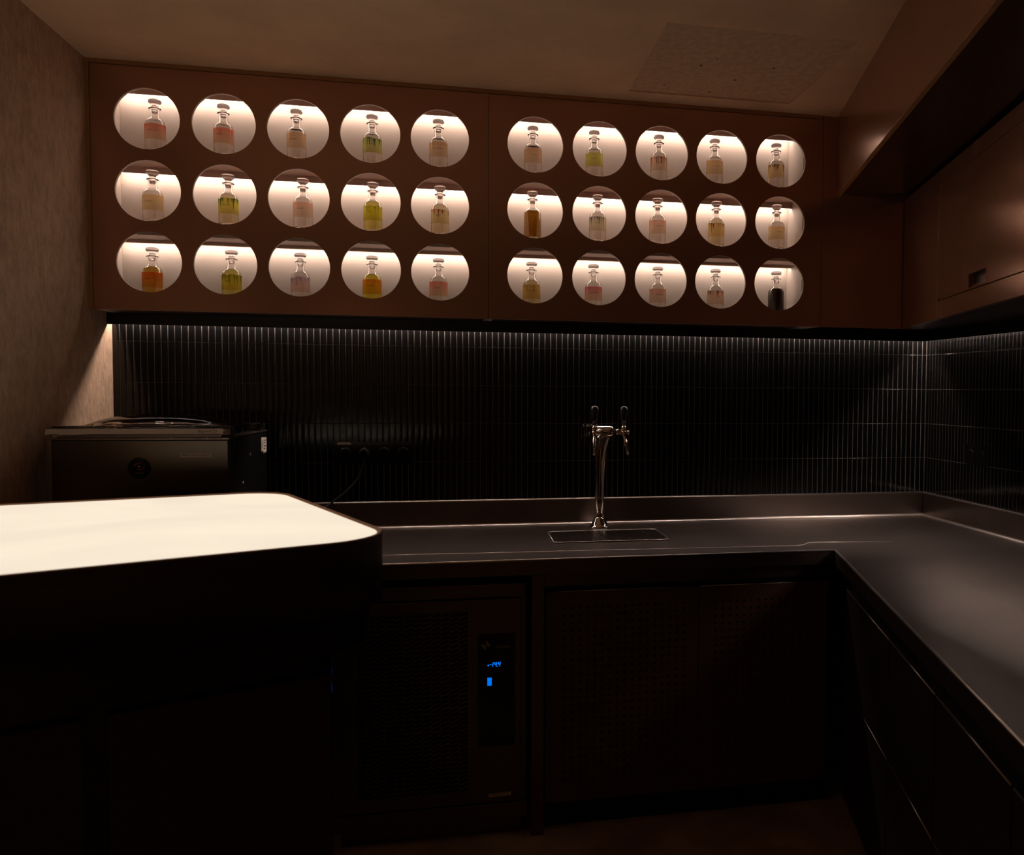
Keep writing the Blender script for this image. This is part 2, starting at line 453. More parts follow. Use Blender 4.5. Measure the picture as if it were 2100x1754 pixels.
slab_pts([(cut[0]+.002, cut[2]+.0005), (cut[1]-.004, cut[2]+.0005), (cut[1]-.004, cut[2]+.010), (cut[0]+.002, cut[2]+.010)], .0120, .0150)
part(mb, 'latch_plate', 'steel_dark', R, label='grey metal latch plate')

def cove(mb, ends, nrm, r, seg=6):
    # concave fillet between worktop and upstand
    V = []
    for k in range(seg+1):
        a = PI/2*k/seg; d, h = r*(1-math.sin(a)), r*(1-math.cos(a))
        V.append([mb.v(x+nrm[0]*d, y+nrm[1]*d, ZT+.0003+h) for x, y in ends])
    for p, q_ in zip(V, V[1:]): mb.face([p[0], p[1], q_[1], q_[0]], True)
# ------------------------------------------------------------------ steel worktop
K0 = Vector((1.248, 2.705))                            # inner corner of the L
ZT = .90
R = root('steel_worktop', 'L-shaped brushed steel worktop along the back and right walls', 'worktop', (.8, 3.0, .85))
def kq(s, t=0.): return tuple(K0+U*s+W*t)
send = 2.75
mb = MB()
mb.prism([(XL+.003, 2.7065), (1.248, 2.705), (XR-.003, 2.705), (XR-.003, YB-.003), (XL+.003, YB-.003)], .894, ZT)
mb.prism([kq(send), (XR-.003, kq(send)[1]), (XR-.003, 2.705), tuple(K0)], .894, ZT)
bmesh.ops.remove_doubles(mb.bm, verts=mb.bm.verts, dist=1e-5)
part(mb, 'worktop', 'steel', R)
mb = MB(); mb.box(XL+.003, 1.247, 2.7055, 2.7085, .850, .8995); mb.box(XL+.003, 1.247, 2.7085, 2.728, .850, .853)
part(mb, 'front_fascia', 'steel_dark', R, .0012)
mb = MB(); mb.obox(K0, U, W, .002, send, 0, .003, .850, .8995); mb.obox(K0, U, W, .01, send, .003, .02, .850, .853)
part(mb, 'side_fascia', 'steel_dark', R, .0012)
mb = MB()
mb.box(XL+.003, 1.9975, YB-.014, YB-.0015, ZT+.0002, 1.0)
part(mb, 'back_upstand', 'steel', R, .0042, 4)
mb = MB(); mb.tube([(XL+.006, YB-.0105, .9985), (1.9885, YB-.0105, .9985)], .0042, 10); part(mb, 'rolled_edge', 'steel_edge', R)
mb = MB(); cove(mb, [(XL+.003, YB-.0142), (1.988, YB-.0142)], (0, -1), .008); part(mb, 'cove', 'steel_edge', R)
mb = MB(); mb.box(XR-.014, XR-.0015, kq(send)[1], YB-.0155, ZT+.0002, 1.0)
part(mb, 'right_upstand', 'steel', R, .0042, 4)
mb = MB(); mb.tube([(XR-.0105, YB-.016, .9985), (XR-.0105, kq(send)[1], .9985)], .0042, 10); part(mb, 'rolled_edge', 'steel_edge', R)
mb = MB(); cove(mb, [(XR-.0142, YB-.015), (XR-.0142, kq(send)[1])], (-1, 0), .008); part(mb, 'cove', 'steel_edge', R)
mb = MB()
mb.tube([(XL+.006, 2.7085, .8972), (1.2465, 2.7085, .8972)], .0046, 14)
part(mb, 'front_edge', 'steel_edge', R)
mb = MB(); e0_, e1_ = K0+U*.003+W*.0025, K0+U*send+W*.0025; mb.tube([(e0_.x, e0_.y, .8972), (e1_.x, e1_.y, .8972)], .0046, 14); part(mb, 'side_edge', 'steel_edge', R)
mb = MB()
mb.tube([(-.66, 2.857, ZT+.0004), (-.2264, 2.853, ZT+.0004), (.4055, 2.826, ZT+.0004), (1.150, 2.798, ZT+.0004), (1.180, 2.808, ZT+.0004), (1.205, 2.842, ZT+.0004), (1.23, 2.850, ZT+.0004), (1.52, 2.822, ZT+.0004)], .0012, 8)
part(mb, 'raised_bead', 'steel_edge', R)
for (x0, x1) in ((.2176, .2583), (-1.20, -1.16)):
    mb = MB(); mb.box(x0, x1, 2.709, 2.749, .0, .849); part(mb, 'leg', 'steel_dark', R, .002)

# ------------------------------------------------------------------ perforated base cabinet
def perforated(mb, x0, x1, z0, z1, y0, y1, hx0, hx1, hz0, hz1, p, r, seg=8):
    nx = max(1, round((hx1-hx0)/p)); nz = max(1, round((hz1-hz0)/p))
    dx, dz = (hx1-hx0)/nx, (hz1-hz0)/nz
    for (a, b, c, d) in ((x0, hx0, z0, z1), (hx1, x1, z0, z1), (hx0, hx1, z0, hz0), (hx0, hx1, hz1, z1)): mb.box(a, b, y0, y1, c, d)
    for i in range(nx):
        for j in range(nz):
            a, b, c, d = hx0+i*dx, hx0+(i+1)*dx, hz0+j*dz, hz0+(j+1)*dz
            cx, cz = (a+b)/2, (c+d)/2
            sq = [(b, cz), (b, d), (cx, d), (a, d), (a, cz), (a, c), (cx, c), (b, c)]
            O = [mb.v(x, y0, z) for x, z in sq]
            I = [mb.v(cx+r*math.cos(PI*k/4), y0, cz+r*math.sin(PI*k/4)) for k in range(8)]
            J = [mb.v(cx+r*math.cos(PI*k/4), y1, cz+r*math.sin(PI*k/4)) for k in range(8)]
            for k in range(8):
                l = (k+1) % 8
                mb.face([O[k], O[l], I[l], I[k]]); mb.face([I[k], I[l], J[l], J[k]])
R = root('perforated_cabinet', 'brown under-counter cabinet with two perforated doors below the beer tap', 'cabinet', (.75, 2.9, 0))
mb = MB(); mb.box(.262, 1.27, 2.755, 3.40, .09, .80); part(mb, 'carcass', 'black', R)
mb = MB(); mb.box(.262, 1.262, 2.752, 2.770, .8005, .842); part(mb, 'top_rail', 'steel_dark', R, .001)
mb = MB(); mb.box(.262, 1.262, 2.768, 2.786, .0, .0895); part(mb, 'plinth', 'black', R)
mb = MB(); perforated(mb, .2645, .7745, .095, .785, 2.730, 2.7475, .3125, .7385, .155, .745, .0250, .0046)
part(mb, 'door', 'door_brown', R)
mb = MB(); perforated(mb, .7775, 1.2355, .095, .785, 2.730, 2.7475, .8215, 1.2005, .155, .745, .0250, .0046)
part(mb, 'door', 'door_brown', R)

for xa, xb in ((.266, .773), (.779, 1.234)):
    mb = MB(); mb.tube([(xa, 2.7325, .7868), (xb, 2.7325, .7868)], .0016, 10); part(mb, 'door_edge', 'steel_edge', R, label='thin steel edge along the door top')
# ------------------------------------------------------------------ under-counter freezer
FY = 2.72
R = root('undercounter_freezer', 'steel under-counter freezer with louvred front and blue digital display', 'freezer', (-.09, 3.0, 0))
mb = MB(); mb.box(-.385, .205, 2.742, 3.38, .105, .822); part(mb, 'cabinet_body', 'steel_dark', R, .003)
mb = MB(); mb.box(-.385, .196, 2.722, 2.7415, .780, .822); part(mb, 'top_strip', 'steel_dark', R, .002)
mb = MB(); mb.box(-.385, .206, 2.722, 2.7415, .060, .112); mb.box(-.37, .19, 2.76, 3.3, 0, .06); part(mb, 'base', 'steel_dark', R, .002)
mb = MB()
mb.box(.018, .1835, FY, 2.741, .1195, .774); mb.box(-.385, -.318, FY, 2.741, .1195, .774)
mb.box(-.318, .018, FY, 2.741, .738, .774); mb.box(-.318, .018, FY, 2.741, .1195, .159); mb.box(-.318, .018, 2.7385, 2.741, .159, .738)
part(mb, 'front_panel', 'steel_dark', R, .0012)
mb = MB()
cols = 12; cw = (.018+.318)/cols; rh = .0145
for i in range(cols):
    xa, xb = -.318+i*cw, -.318+(i+1)*cw
    mb.box(xa, xa+.0022, FY+.001, 2.7384, .159, .738)
    k = 0
    z = .150
    while z < .738:
        za, zb = z, z+.008                                # louvre climbs to the right
        pts = [(xa+.0022, max(.159, za)), (xb, max(.159, min(.738, zb))), (xb, max(.159, min(.738, zb+.0062))), (xa+.0022, max(.159, min(.738, za+.0062)))]
        a = [mb.v(x, FY+.0025, zz) for x, zz in pts]; b = [mb.v(x, 2.7384, zz+.003) for x, zz in pts]
        mb.face(a)
        for j in range(4): mb.face([a[j], b[j], b[(j+1) % 4], a[(j+1) % 4]])
        z += rh
part(mb, 'louvre_grille', 'steel_dark', R)
mb = MB(); mb.box(.0505, .1670, FY-.0018, FY-.0002, .302, .665)
cp = part(mb, 'control_panel', 'black_gloss', R)
def sub(mb, name, mats, parent, label=None, **k):
    o = mb.build(name, mats, None, **k); o.parent = parent
    o.matrix_parent_inverse = parent.matrix_parent_inverse.copy() if False else Matrix.Identity(4)
    # parent mesh sits at its root's origin offset: undo it so the world place stays as built
    o.matrix_parent_inverse = (Matrix.Translation(Vector((0, 0, 0))))
    if label: o['label'] = label
    return o
ty = FY-.0021
mb = MB()
SEG = {'1': 'bc', '4': 'fgbc', '-': 'g'}
def seven(mb, ch, x, z, w, h, t, sh):
    f = lambda px, pz: (x+px+sh*(pz-h/2), ty, z+pz-h/2)
    bars = {'b': (w-t, h/2, w, h), 'c': (w-t, 0, w, h/2), 'f': (0, h/2, t, h), 'e': (0, 0, t, h/2), 'g': (0, h/2-t/2, w, h/2+t/2), 'a': (0, h-t, w, h), 'd': (0, 0, w, t)}
    for c in SEG[ch]:
        x0, z0, x1, z1 = bars[c]; g = .0003
        mb.face([mb.v(f(x0+g, z0+g)), mb.v(f(x1-g, z0+g)), mb.v(f(x1-g, z1-g)), mb.v(f(x0+g, z1-g))])
for ch, x in (('-', .0868), ('1', .0900), ('4', .1010), ('4', .1125)): seven(mb, ch, x, .5660, .0078 if ch != '-' else .0055, .0150, .0023, .16)
mb.lathe([(.0021, 0), (.0021, .0003)], (.0822, ty+.0002, .5635), 12, axis=(0, -1, 0))
mb.lathe([(.0013, 0), (.0013, .0003)], (.1104, ty+.0002, .5590), 10, axis=(0, -1, 0))
sub(mb, 'digit_display', 'blue', cp, 'glowing blue digits reading -14.4', recalc=True)
mb = MB(); mb.box(.0795, .0932, ty-.0008, ty+.0002, .4985, .5240); sub(mb, 'lit_button', 'blue_btn', cp, 'glowing blue square key')
mb = MB()
def pf(pts): mb.face([mb.v(.0745+a*.0155, ty, .6285+b*.0155) for a, b in pts])
pf([(-1, .15), (-.72, .42), (-.3, .0), (-.3, .2), (-.08, .2), (-.08, -1), (-.2, -.95)]); pf([(-.3, .75), (-.08, 1), (-.08, .45)])
pf([(1, -.15), (.72, -.42), (.3, .0), (.3, -.2), (.08, -.2), (.08, 1), (.2, .95)]); pf([(.3, -.75), (.08, -1), (.08, -.45)])
sub(mb, 'logo', 'grey_ink', cp)
mb = MB(); put_text(mb, 'LEMITERVA', .0095, lambda x, y: (.1285+x, ty, .6205+y)); sub(mb, 'lettering', MAT['grey_ink'], cp)
mb = MB()
lr = lambda x, y: (.119+x*math.cos(-.0)-y*0, FY-.0009, .1425+y+x*.03)
mb.face([mb.v(.0835, FY-.0006, .1355), mb.v(.1545, FY-.0006, .1378), mb.v(.1545, FY-.0006, .1492), mb.v(.0835, FY-.0006, .1465)])
tl = part(mb, 'tape_label', 'paper', R, label='small paper tape label')
mb = MB(); put_text(mb, 'CHICKEN, MEAT A', .0068, lr); sub(mb, 'lettering', 'ink', tl)

# ------------------------------------------------------------------ drawer units under the slanted run
D0 = K0+W*.022
D0 = Vector(D0)
def drawer_unit(sa, sb, label):
    c = D0+U*((sa+sb)/2)+W*.25
    R = root('drawer_unit', label, 'drawers', (c.x, c.y, 0), 'drawer units under the slanted worktop')
    far = min(.62, 1.9)
    mb = MB()
    a, b = D0+U*(sa+.001)+W*.0195, D0+U*(sb-.001)+W*.0195
    mb.prism([tuple(b), (1.98, b.y), (1.98, a.y), tuple(a)], .09, .845); part(mb, 'carcass', 'black', R)
    for z0, z1 in ((.470, .786), (.095, .466)):
        mb = MB(); mb.obox(D0, U, W, sa+.0025, sb-.0025, 0, .019, z0, z1); d = part(mb, 'drawer_front', 'drawer_dark', R, .0012)
        mb = MB(); ea, eb = D0+U*(sa+.004)+W*.0016, D0+U*(sb-.004)+W*.0016; mb.tube([(ea.x, ea.y, z1+.0022), (eb.x, eb.y, z1+.0022)], .0020, 10)
        part(mb, 'finger_rail', 'steel_edge', R, label='thin steel edge on the drawer front')
    mb = MB(); mb.obox(D0, U, W, sa, sb, .06, .075, 0, .0895); part(mb, 'plinth', 'black', R)
drawer_unit(.10, .681, 'dark drawer unit farthest along the slanted worktop, next to the perforated doors')
drawer_unit(.684, 1.088, 'dark drawer unit second from the corner under the slanted worktop')
drawer_unit(1.091, 1.513, 'dark drawer unit third from the corner under the slanted worktop')
drawer_unit(1.516, 2.10, 'dark drawer unit nearest the viewer under the slanted worktop')

# ------------------------------------------------------------------ beer tap tower
TX, TY = .5313, 3.315
R = root('beer_tap_tower', 'chrome beer tap column with two black-handled taps', 'beer tap', (TX, TY, ZT+.0005))
mb = MB(); mb.lathe([(.0400, ZT+.0005), (.0405, ZT+.004), (.0345, ZT+.007), (.030, ZT+.015), (.0215, ZT+.034), (.0190, ZT+.040)], (TX, TY, 0), 40)
part(mb, 'base_flange', 'chrome', R)
mb = MB(); mb.lathe([(.0182, ZT+.0402), (.0188, ZT+.041), (.0188, ZT+.0565), (.0182, ZT+.0575)], (TX, TY, 0), 36); part(mb, 'collar', 'bronze', R)
mb = MB()
prof = [(.0575, .0175, .0175, 0, 0), (.12, .0182, .0182, 0, 0), (.20, .0205, .0200, .0008, 0), (.26, .0222, .021, .002, -.001), (.305, .0240, .022, .0045, -.003), (.335, .0272, .024, .0085, -.006), (.352, .0300, .0265, .0118, -.010), (.3575, .0300, .0268, .0122, -.011)]
rings = []
for h, rx, ry, ox, oy in prof:
    rings.append([mb.v(TX+ox+rx*math.cos(2*PI*k/36), TY+oy+ry*math.sin(2*PI*k/36), ZT+h) for k in range(36)])
for a, b in zip(rings, rings[1:]):
    for k in range(36): mb.face([a[k], a[(k+1) % 36], b[(k+1) % 36], b[k]], True)
mb.face(rings[0][::-1]); mb.face(rings[-1])
part(mb, 'column', 'chrome', R)
HX, HY, HZ = .556, 3.300, 1.279
mb = MB()
hd = Vector((.82, -.35, 0)).normalized()
mb.lathe([(.006, -.046), (.015, -.044), (.0205, -.037), (.0222, -.02), (.0226, 0), (.0222, .02), (.0205, .034), (.015, .040), (.0135, .041)], (HX-.012, HY, HZ), 36, axis=tuple(hd))
part(mb, 'head', 'chrome', R)
mb = MB(); mb.lathe([(.0225, 1.2576), (.027, 1.259), (.026, 1.2625), (.02, 1.2635)], (TX+.012, TY-.012, 0), 36); part(mb, 'neck_ring', 'chrome', R)
def faucet(base, tip, lean):
    """base: where the shank leaves the head; tip: centre of the tap body; lean: foot of the spout"""
    F = None
    bz = Vector(tip); b0 = Vector(base); ax = (bz-b0)
    mb = MB()
    mb.sphere(bz, .0112, 1, 20)
    mb.lathe([(.0065, .008), (.0098, .0085), (.0105, .0115), (.0092, .014), (.0092, .0165), (.0108, .018), (.0108, .021), (.0088, .0235), (.0078, .026)], bz, 24)
    mb.lathe([(.0072, -.004), (.0085, 0), (.0085, .004), (.0072, .008)], bz+Vector((.0135, -.002, .001)), 16, axis=(1, -.15, 0))
    F = part(mb, 'faucet', 'bronze', R)
    mb = MB(); L = ax.length
    mb.lathe([(.0078, 0), (.0078, L*.25), (.0125, L*.27), (.0125, L*.5), (.0095, L*.52), (.0085, L*.75), (.0065, L)], b0, 6 if False else 20, axis=tuple(ax))
    sub(mb, 'shank', 'bronze', F)
    mb = MB(); ft = Vector(lean); st = bz+Vector((0, -.002, -.008))
    d = ft-st
    mb.tube([st, st+d*.22, st+d*.225, st+d*.36, st+d*.365, st+d*.40, st+d*.405, st+d*.75, ft], [.0072, .0075, .0083, .0083, .0088, .0088, .0062, .0056, .0046], 16)
    sub(mb, 'spout', 'bronze', F)
    mb = MB(); mb.lathe([(.0068, .026), (.0066, .043), (.0060, .046)], bz, 20); sub(mb, 'stem', 'steel_dark', F)
    mb = MB(); mb.lathe([(.0085, .0455), (.0112, .050), (.0132, .064), (.0152, .080), (.0156, .0885), (.0150, .0945), (.0128, .0995), (.0085, .103), (.0001, .1042)], bz, 28, cap1=False)
    sub(mb, 'handle', 'black', F, 'black rounded tap handle')
faucet((.538, 3.292, 1.278), (.5025, 3.262, 1.2745), (.4985, 3.250, 1.188))
faucet((.582, 3.288, 1.279), (.6200, 3.276, 1.2735), (.6335, 3.256, 1.188))

# ------------------------------------------------------------------ drip tray
R = root('drip_tray', 'long rectangular steel drip tray set into the worktop below the tap', 'drip tray', (.525, 3.095, ZT))
x0, x1, y0, y1 = .318, .735, 2.978, 3.212
mb = MB()
o_ = rounded([(x0, y0), (x1, y0), (x1, y1), (x0, y1)], [.022]*4, 6); i_ = rounded([(x0+.012, y0+.012), (x1-.012, y0+.012), (x1-.012, y1-.012), (x0+.012, y1-.012)], [.012]*4, 6)
n = len(o_)
A = [mb.v(x, y, ZT+.0003) for x, y in o_]; B = [mb.v(x, y, ZT+.0032) for x, y in o_]; C_ = [mb.v(x, y, ZT+.0036) for x, y in i_]; D_ = [mb.v(x, y, ZT+.0006) for x, y in i_]
for k in range(n):
    l = (k+1) % n
    mb.face([A[k], A[l], B[l], B[k]]); mb.face([B[k], B[l], C_[l], C_[k]]); mb.face([C_[k], C_[l], D_[l], D_[k]])
mb.face(D_)
part(mb, 'pan', 'tray_steel', R)
mb = MB()
nb = 46; gx0, gx1 = x0+.030, x1-.018
for k in range(nb):
    x = gx0+(gx1-gx0)*k/(nb-1); mb.box(x-.0024, x+.0024, y0+.016, y1-.016, ZT+.0012, ZT+.0030)
mb.box(gx0-.006, gx1+.006, y0+.0135, y0+.0165, ZT+.0010, ZT+.0029); mb.box(gx0-.006, gx1+.006, y1-.0165, y1-.0135, ZT+.0010, ZT+.0029)
part(mb, 'grate', 'tray_steel', R)
mb = MB(); oo = rounded([(x0, y0), (x1, y0), (x1, y1), (x0, y1)], [.022]*4, 6); mb.tube([(x, y, ZT+.0030) for x, y in oo+oo[:1]], .0014, 8); part(mb, 'rim', 'steel_edge', R)

# ------------------------------------------------------------------ vacuum sealer
R = root('vacuum_sealer', 'steel countertop vacuum sealing machine with clear domed lid, by the plaster wall', 'vacuum sealer', (-.935, 3.06, ZT+.0005))
vx0, vx1, vy0, vy1 = -1.176, -.694, 2.800, 3.322
mb = MB(); mb.box(vx0, vx1, vy0+.014, vy1, .918, 1.2760); part(mb, 'body', 'black', R, .003, label='dark painted housing')
mb = MB(); mb.box(vx0, vx1, vy0, vy0+.0135, .918, 1.2785); part(mb, 'front_panel', 'steel_panel', R, .003)
mb = MB(); mb.box(vx0-.002, vx1+.003, vy0-.003, vy1+.001, 1.2790, 1.2850); part(mb, 'deck', 'steel', R, .0015)
mb = MB(); mb.box(vx0+.012, vx1-.022, vy0+.012, vy0+.020, 1.2853, 1.2950); mb.box(vx0+.012, vx1-.022, vy1-.12, vy1-.112, 1.2853, 1.2950)
mb.box(vx0+.012, vx0+.020, vy0+.0205, vy1-.1205, 1.2853, 1.2950); mb.box(vx1-.030, vx1-.022, vy0+.0205, vy1-.1205, 1.2853, 1.2950)
part(mb, 'lid_seal', 'steel_dark', R)
mb = MB(); mb.box(vx0+.02, vx1-.001, vy1-.085, vy1-.02, 1.2853, 1.3105); part(mb, 'hinge_bar', 'steel', R, .003)
for x in (vx1-.055, vx1-.02, vx0+.06):
    mb = MB(); mb.sphere((x, vy1-.05, 1.3112), .008, .5, 14); part(mb, 'hinge_bolt', 'chrome', R)
# lid: thick clear sheet with a long rounded bulge
mb = MB()
lx0, lx1, ly0, ly1 = -1.184, -.684, 2.790, 3.225
nx, ny = 28, 20
def lidz(x, y):
    u = (x-(-.952))/.205; v = (y-3.03)/.150
    r = (abs(u)**2.4+abs(v)**2.4)
    return .036*max(0., 1-r)**.75 if r < 1 else 0.
top = [[mb.v(lx0+(lx1-lx0)*i/nx, ly0+(ly1-ly0)*j/ny, 1.3155+lidz(lx0+(lx1-lx0)*i/nx, ly0+(ly1-ly0)*j/ny)) for j in range(ny+1)] for i in range(nx+1)]
bot = [[mb.v(lx0+(lx1-lx0)*i/nx, ly0+(ly1-ly0)*j/ny, 1.2957+lidz(lx0+(lx1-lx0)*i/nx, ly0+(ly1-ly0)*j/ny)*.93) for j in range(ny+1)] for i in range(nx+1)]
for i in range(nx):
    for j in range(ny):
        mb.face([top[i][j], top[i+1][j], top[i+1][j+1], top[i][j+1]], True); mb.face([bot[i][j], bot[i][j+1], bot[i+1][j+1], bot[i+1][j]], True)
for i in range(nx):
    mb.face([bot[i][0], bot[i+1][0], top[i+1][0], top[i][0]]); mb.face([bot[i+1][ny], bot[i][ny], top[i][ny], top[i+1][ny]])
for j in range(ny):
    mb.face([bot[0][j+1], bot[0][j], top[0][j], top[0][j+1]]); mb.face([bot[nx][j], bot[nx][j+1], top[nx][j+1], top[nx][j]])
lid = part(mb, 'lid', 'acrylic', R, label='clear acrylic lid with a rounded bulge')
mb = MB(); mb.box(lx0+.001, lx1-.022, ly0-.0014, ly0-.0003, 1.2975, 1.3135); part(mb, 'lid_edge_glow', 'edge_glow', R, label='pale strip painted as the lit front edge of the lid')
mb = MB(); put_text(mb, 'Busy', .011, lambda x, y: (-.765+x, ly0-.0018, 1.3055+y), 'CENTER', .2); put_text(mb, 'VACU', .012, lambda x, y: (-.738+x, ly0-.0018, 1.3055+y))
sub(mb, 'lettering', 'ink', lid)
mb = MB(); mb.tube([(lx1+.004, ly0+.012, 1.255), (lx1+.004, ly0+.012, 1.312), (lx1+.001, ly0+.012, 1.3185), (lx1-.006, ly0+.012, 1.3185), (lx0+.05, ly0+.012, 1.3185), (lx0+.01, ly0+.012, 1.3185)], .0024, 8)
part(mb, 'lid_bar', 'black', R, label='thin black bar across the lid')
# badge with an S-shaped swoosh
bx, bz_ = -.9415, 1.1955
mb = MB(); mb.lathe([(.0315, 0), (.0315, .0010)], (bx, vy0-.0002, bz_), 40, axis=(0, -1, 0)); bd = part(mb, 'badge', 'black_gloss', R, label='round black badge')
mb = MB(); by = vy0-.0017
def arc(cx, cz, rx, rz, a0, a1, t, nseg=14):
    A = []; 
    for k in range(nseg+1):
        a = math.radians(a0+(a1-a0)*k/nseg); tt = t*(.35+.65*math.sin(PI*(.15+.85*k/nseg)))
        A.append((mb.v(bx+cx+(rx)*math.cos(a), by, bz_+cz+rz*math.sin(a)), mb.v(bx+cx+(rx-tt)*math.cos(a), by, bz_+cz+(rz-tt*.75)*math.sin(a))))
    for p, q_ in zip(A, A[1:]): mb.face([p[0], q_[0], q_[1], p[1]])
arc(.0, .005, .0155, .0105, 68, 195, .0045); arc(-.0005, .004, .0155, .0105, -112, 15, .0045)
sub(mb, 'swoosh', 'red_ink', bd)
mb = MB(); mb.lathe([(.0042, 0), (.0042, .0004)], (bx, by+.0004, bz_+.0045), 16, axis=(0, -1, 0)); 
for v in mb.bm.verts: v.co.z = bz_+.0045+(v.co.z-bz_-.0045)*.5
sub(mb, 'pearl', 'grey_ink', bd)
mb = MB(); put_text(mb, 'sammic', .0075, lambda x, y: (bx+x, by, bz_-.0145+y)); sub(mb, 'lettering', 'grey_ink', bd)
mb = MB(); mb.box(-.8290, -.7415, vy0-.0008, vy0-.0002, 1.2265, 1.2385); st = part(mb, 'tape_label', 'paper', R, label='paper tape label on the front')
mb = MB(); put_text(mb, 'READY TO EAT ONLY', .0078, lambda x, y: (-.7852+x, vy0-.0010, 1.2325+y)); sub(mb, 'lettering', 'ink', st)
mb = MB(); mb.face([mb.v(vx1+.0004, 3.235, 1.262), mb.v(vx1+.0004, 3.322-.004, 1.258), mb.v(vx1+.0004, 3.322-.004, 1.207), mb.v(vx1+.0004, 3.268, 1.2035), mb.v(vx1+.0004, 3.268, 1.211), mb.v(vx1+.0004, 3.235, 1.213)])
rl = part(mb, 'rating_label', 'paper', R, label='white rating label on the side')
mb = MB()
for (a, b, c, d) in ((3.242, 3.249, 1.222, 1.250), (3.268, 3.312, 1.2475, 1.2505), (3.268, 3.30, 1.238, 1.2415), (3.268, 3.312, 1.227, 1.2305), (3.268, 3.296, 1.218, 1.2215)):
    mb.face([mb.v(vx1+.0007, a, c), mb.v(vx1+.0007, b, c), mb.v(vx1+.0007, b, d), mb.v(vx1+.0007, a, d)])
sub(mb, 'lettering', 'ink', rl)
for (y, z) in ((2.93, 1.20), (3.07, 1.215), (2.97, 1.13), (2.97, 1.085), (2.97, 1.04)):
    mb = MB(); mb.lathe([(.0042, 0), (.0042, .001), (.0025, .0022)], (vx1+.0003, y, z), 12, axis=(1, 0, 0)); part(mb, 'screw', 'chrome', R)
for (x, y) in ((vx0+.05, vy0+.05), (vx1-.05, vy0+.05), (vx0+.05, vy1-.05), (vx1-.05, vy1-.05)):
    mb = MB(); mb.lathe([(.018, ZT+.0005), (.016, .9178)], (x, y, 0), 20); part(mb, 'foot', 'rubber', R)

# ------------------------------------------------------------------ socket plates, plug and flex
def outlet(place, n, label, loc):
    R = root('wall_outlet', label, 'socket', loc, 'black socket plates on the tiles')
    w, h = .0712*n+.010, .081
    def bx(mb, a, b, c, d, t0, t1):
        P8 = [place(*p) for p in ((a, t0, c), (b, t0, c), (b, t0, d), (a, t0, d), (a, t1, c), (b, t1, c), (b, t1, d), (a, t1, d))]
        vv = [mb.v(p) for p in P8]
        for f in ((0, 1, 2, 3), (7, 6, 5, 4), (0, 4, 5, 1), (1, 5, 6, 2), (2, 6, 7, 3), (3, 7, 4, 0)): mb.face([vv[i] for i in f])
    mb = MB(); bx(mb, 0, w, -h, 0, .0008, .0075); part(mb, 'frame', 'black_gloss', R, .0012)
    for k in range(n):
        a = .009+k*.0712
        mb = MB(); bx(mb, a+.003, a+.0605, -h+.0085, -.0085, .0077, .0105); ins = part(mb, 'socket_insert', 'black_gloss', R, .001)
        mb = MB(); c = place(a+.032, .0106, -h/2); d = Vector(place(a+.032, 1.0106, -h/2))-Vector(c)
        mb.lathe([(.0195, 0), (.0195, .0006), (.0185, .0008)], c, 24, axis=tuple(d)); sub(mb, 'socket_well', 'black_gloss', ins)
    return R
SX, SZ = -.4755, 1.2315
o1 = outlet(lambda a, t, z: (SX+a, YB-t, SZ+z), 4, 'black four-gang socket plate on the back wall tiles', (SX+.147, YB, SZ-.04))
outlet(lambda a, t, z: (XR-t, 3.112-a, 1.2345+z), 2, 'black double socket plate on the right wall tiles', (XR, 3.03, 1.19))
mb = MB(); vv = [mb.v(SX+.012, YB-.0081, SZ-.0125), mb.v(SX+.0605, YB-.0081, SZ-.0105), mb.v(SX+.0605, YB-.0081, SZ+.0005), mb.v(SX+.012, YB-.0081, SZ+.0002)]; mb.face(vv)
tl = part(mb, 'tape_label', 'paper', o1, label='paper tape label stuck on the plate')
mb = MB(); put_text(mb, 'BATCHES', .0062, lambda x, y: (SX+.036+x, YB-.0084, SZ-.0055+y+x*.03)); sub(mb, 'lettering', 'ink', tl)
PLX = SX+.1105
R = root('power_plug', 'black plug with flex hanging from the four-gang socket plate', 'plug', (PLX, YB-.012, SZ-.04))
mb = MB(); mb.lathe([(.0185, .0), (.0185, .012), (.0165, .020), (.0135, .026)], (PLX, YB-.0118, SZ-.0405), 28, axis=(0, -1, 0)); part(mb, 'plug_body', 'rubber', R)
mb = MB(); mb.box(PLX-.006, PLX+.004, YB-.0395, YB-.038, SZ-.029, SZ-.023); part(mb, 'grip', 'steel_dark', R)
mb = MB()
cp_ = [(PLX, YB-.030, SZ-.055), (PLX-.004, YB-.034, SZ-.09), (PLX-.020, YB-.045, SZ-.135), (PLX-.056, YB-.065, SZ-.178), (PLX-.098, YB-.090, SZ-.212), (PLX-.128, YB-.115, SZ-.236), (PLX-.18, YB-.16, SZ-.270), (PLX-.235, YB-.20, SZ-.300), (PLX-.29, YB-.23, SZ-.316), (PLX-.33, YB-.22, ZT+.0058)]
fine = []
for i in range(len(cp_)-1):
    p = [Vector(cp_[max(0, min(len(cp_)-1, i+k))]) for k in (-1, 0, 1, 2)]
    for t in (0, .25, .5, .75):
        fine.append(.5*((2*p[1])+(-p[0]+p[2])*t+(2*p[0]-5*p[1]+4*p[2]-p[3])*t*t+(-p[0]+3*p[1]-3*p[2]+p[3])*t**3))
fine.append(Vector(cp_[-1]))
for p in fine: p.z = max(p.z, ZT+.0052)
mb.tube(fine, .0038, 10); part(mb, 'flex', 'rubber', R)

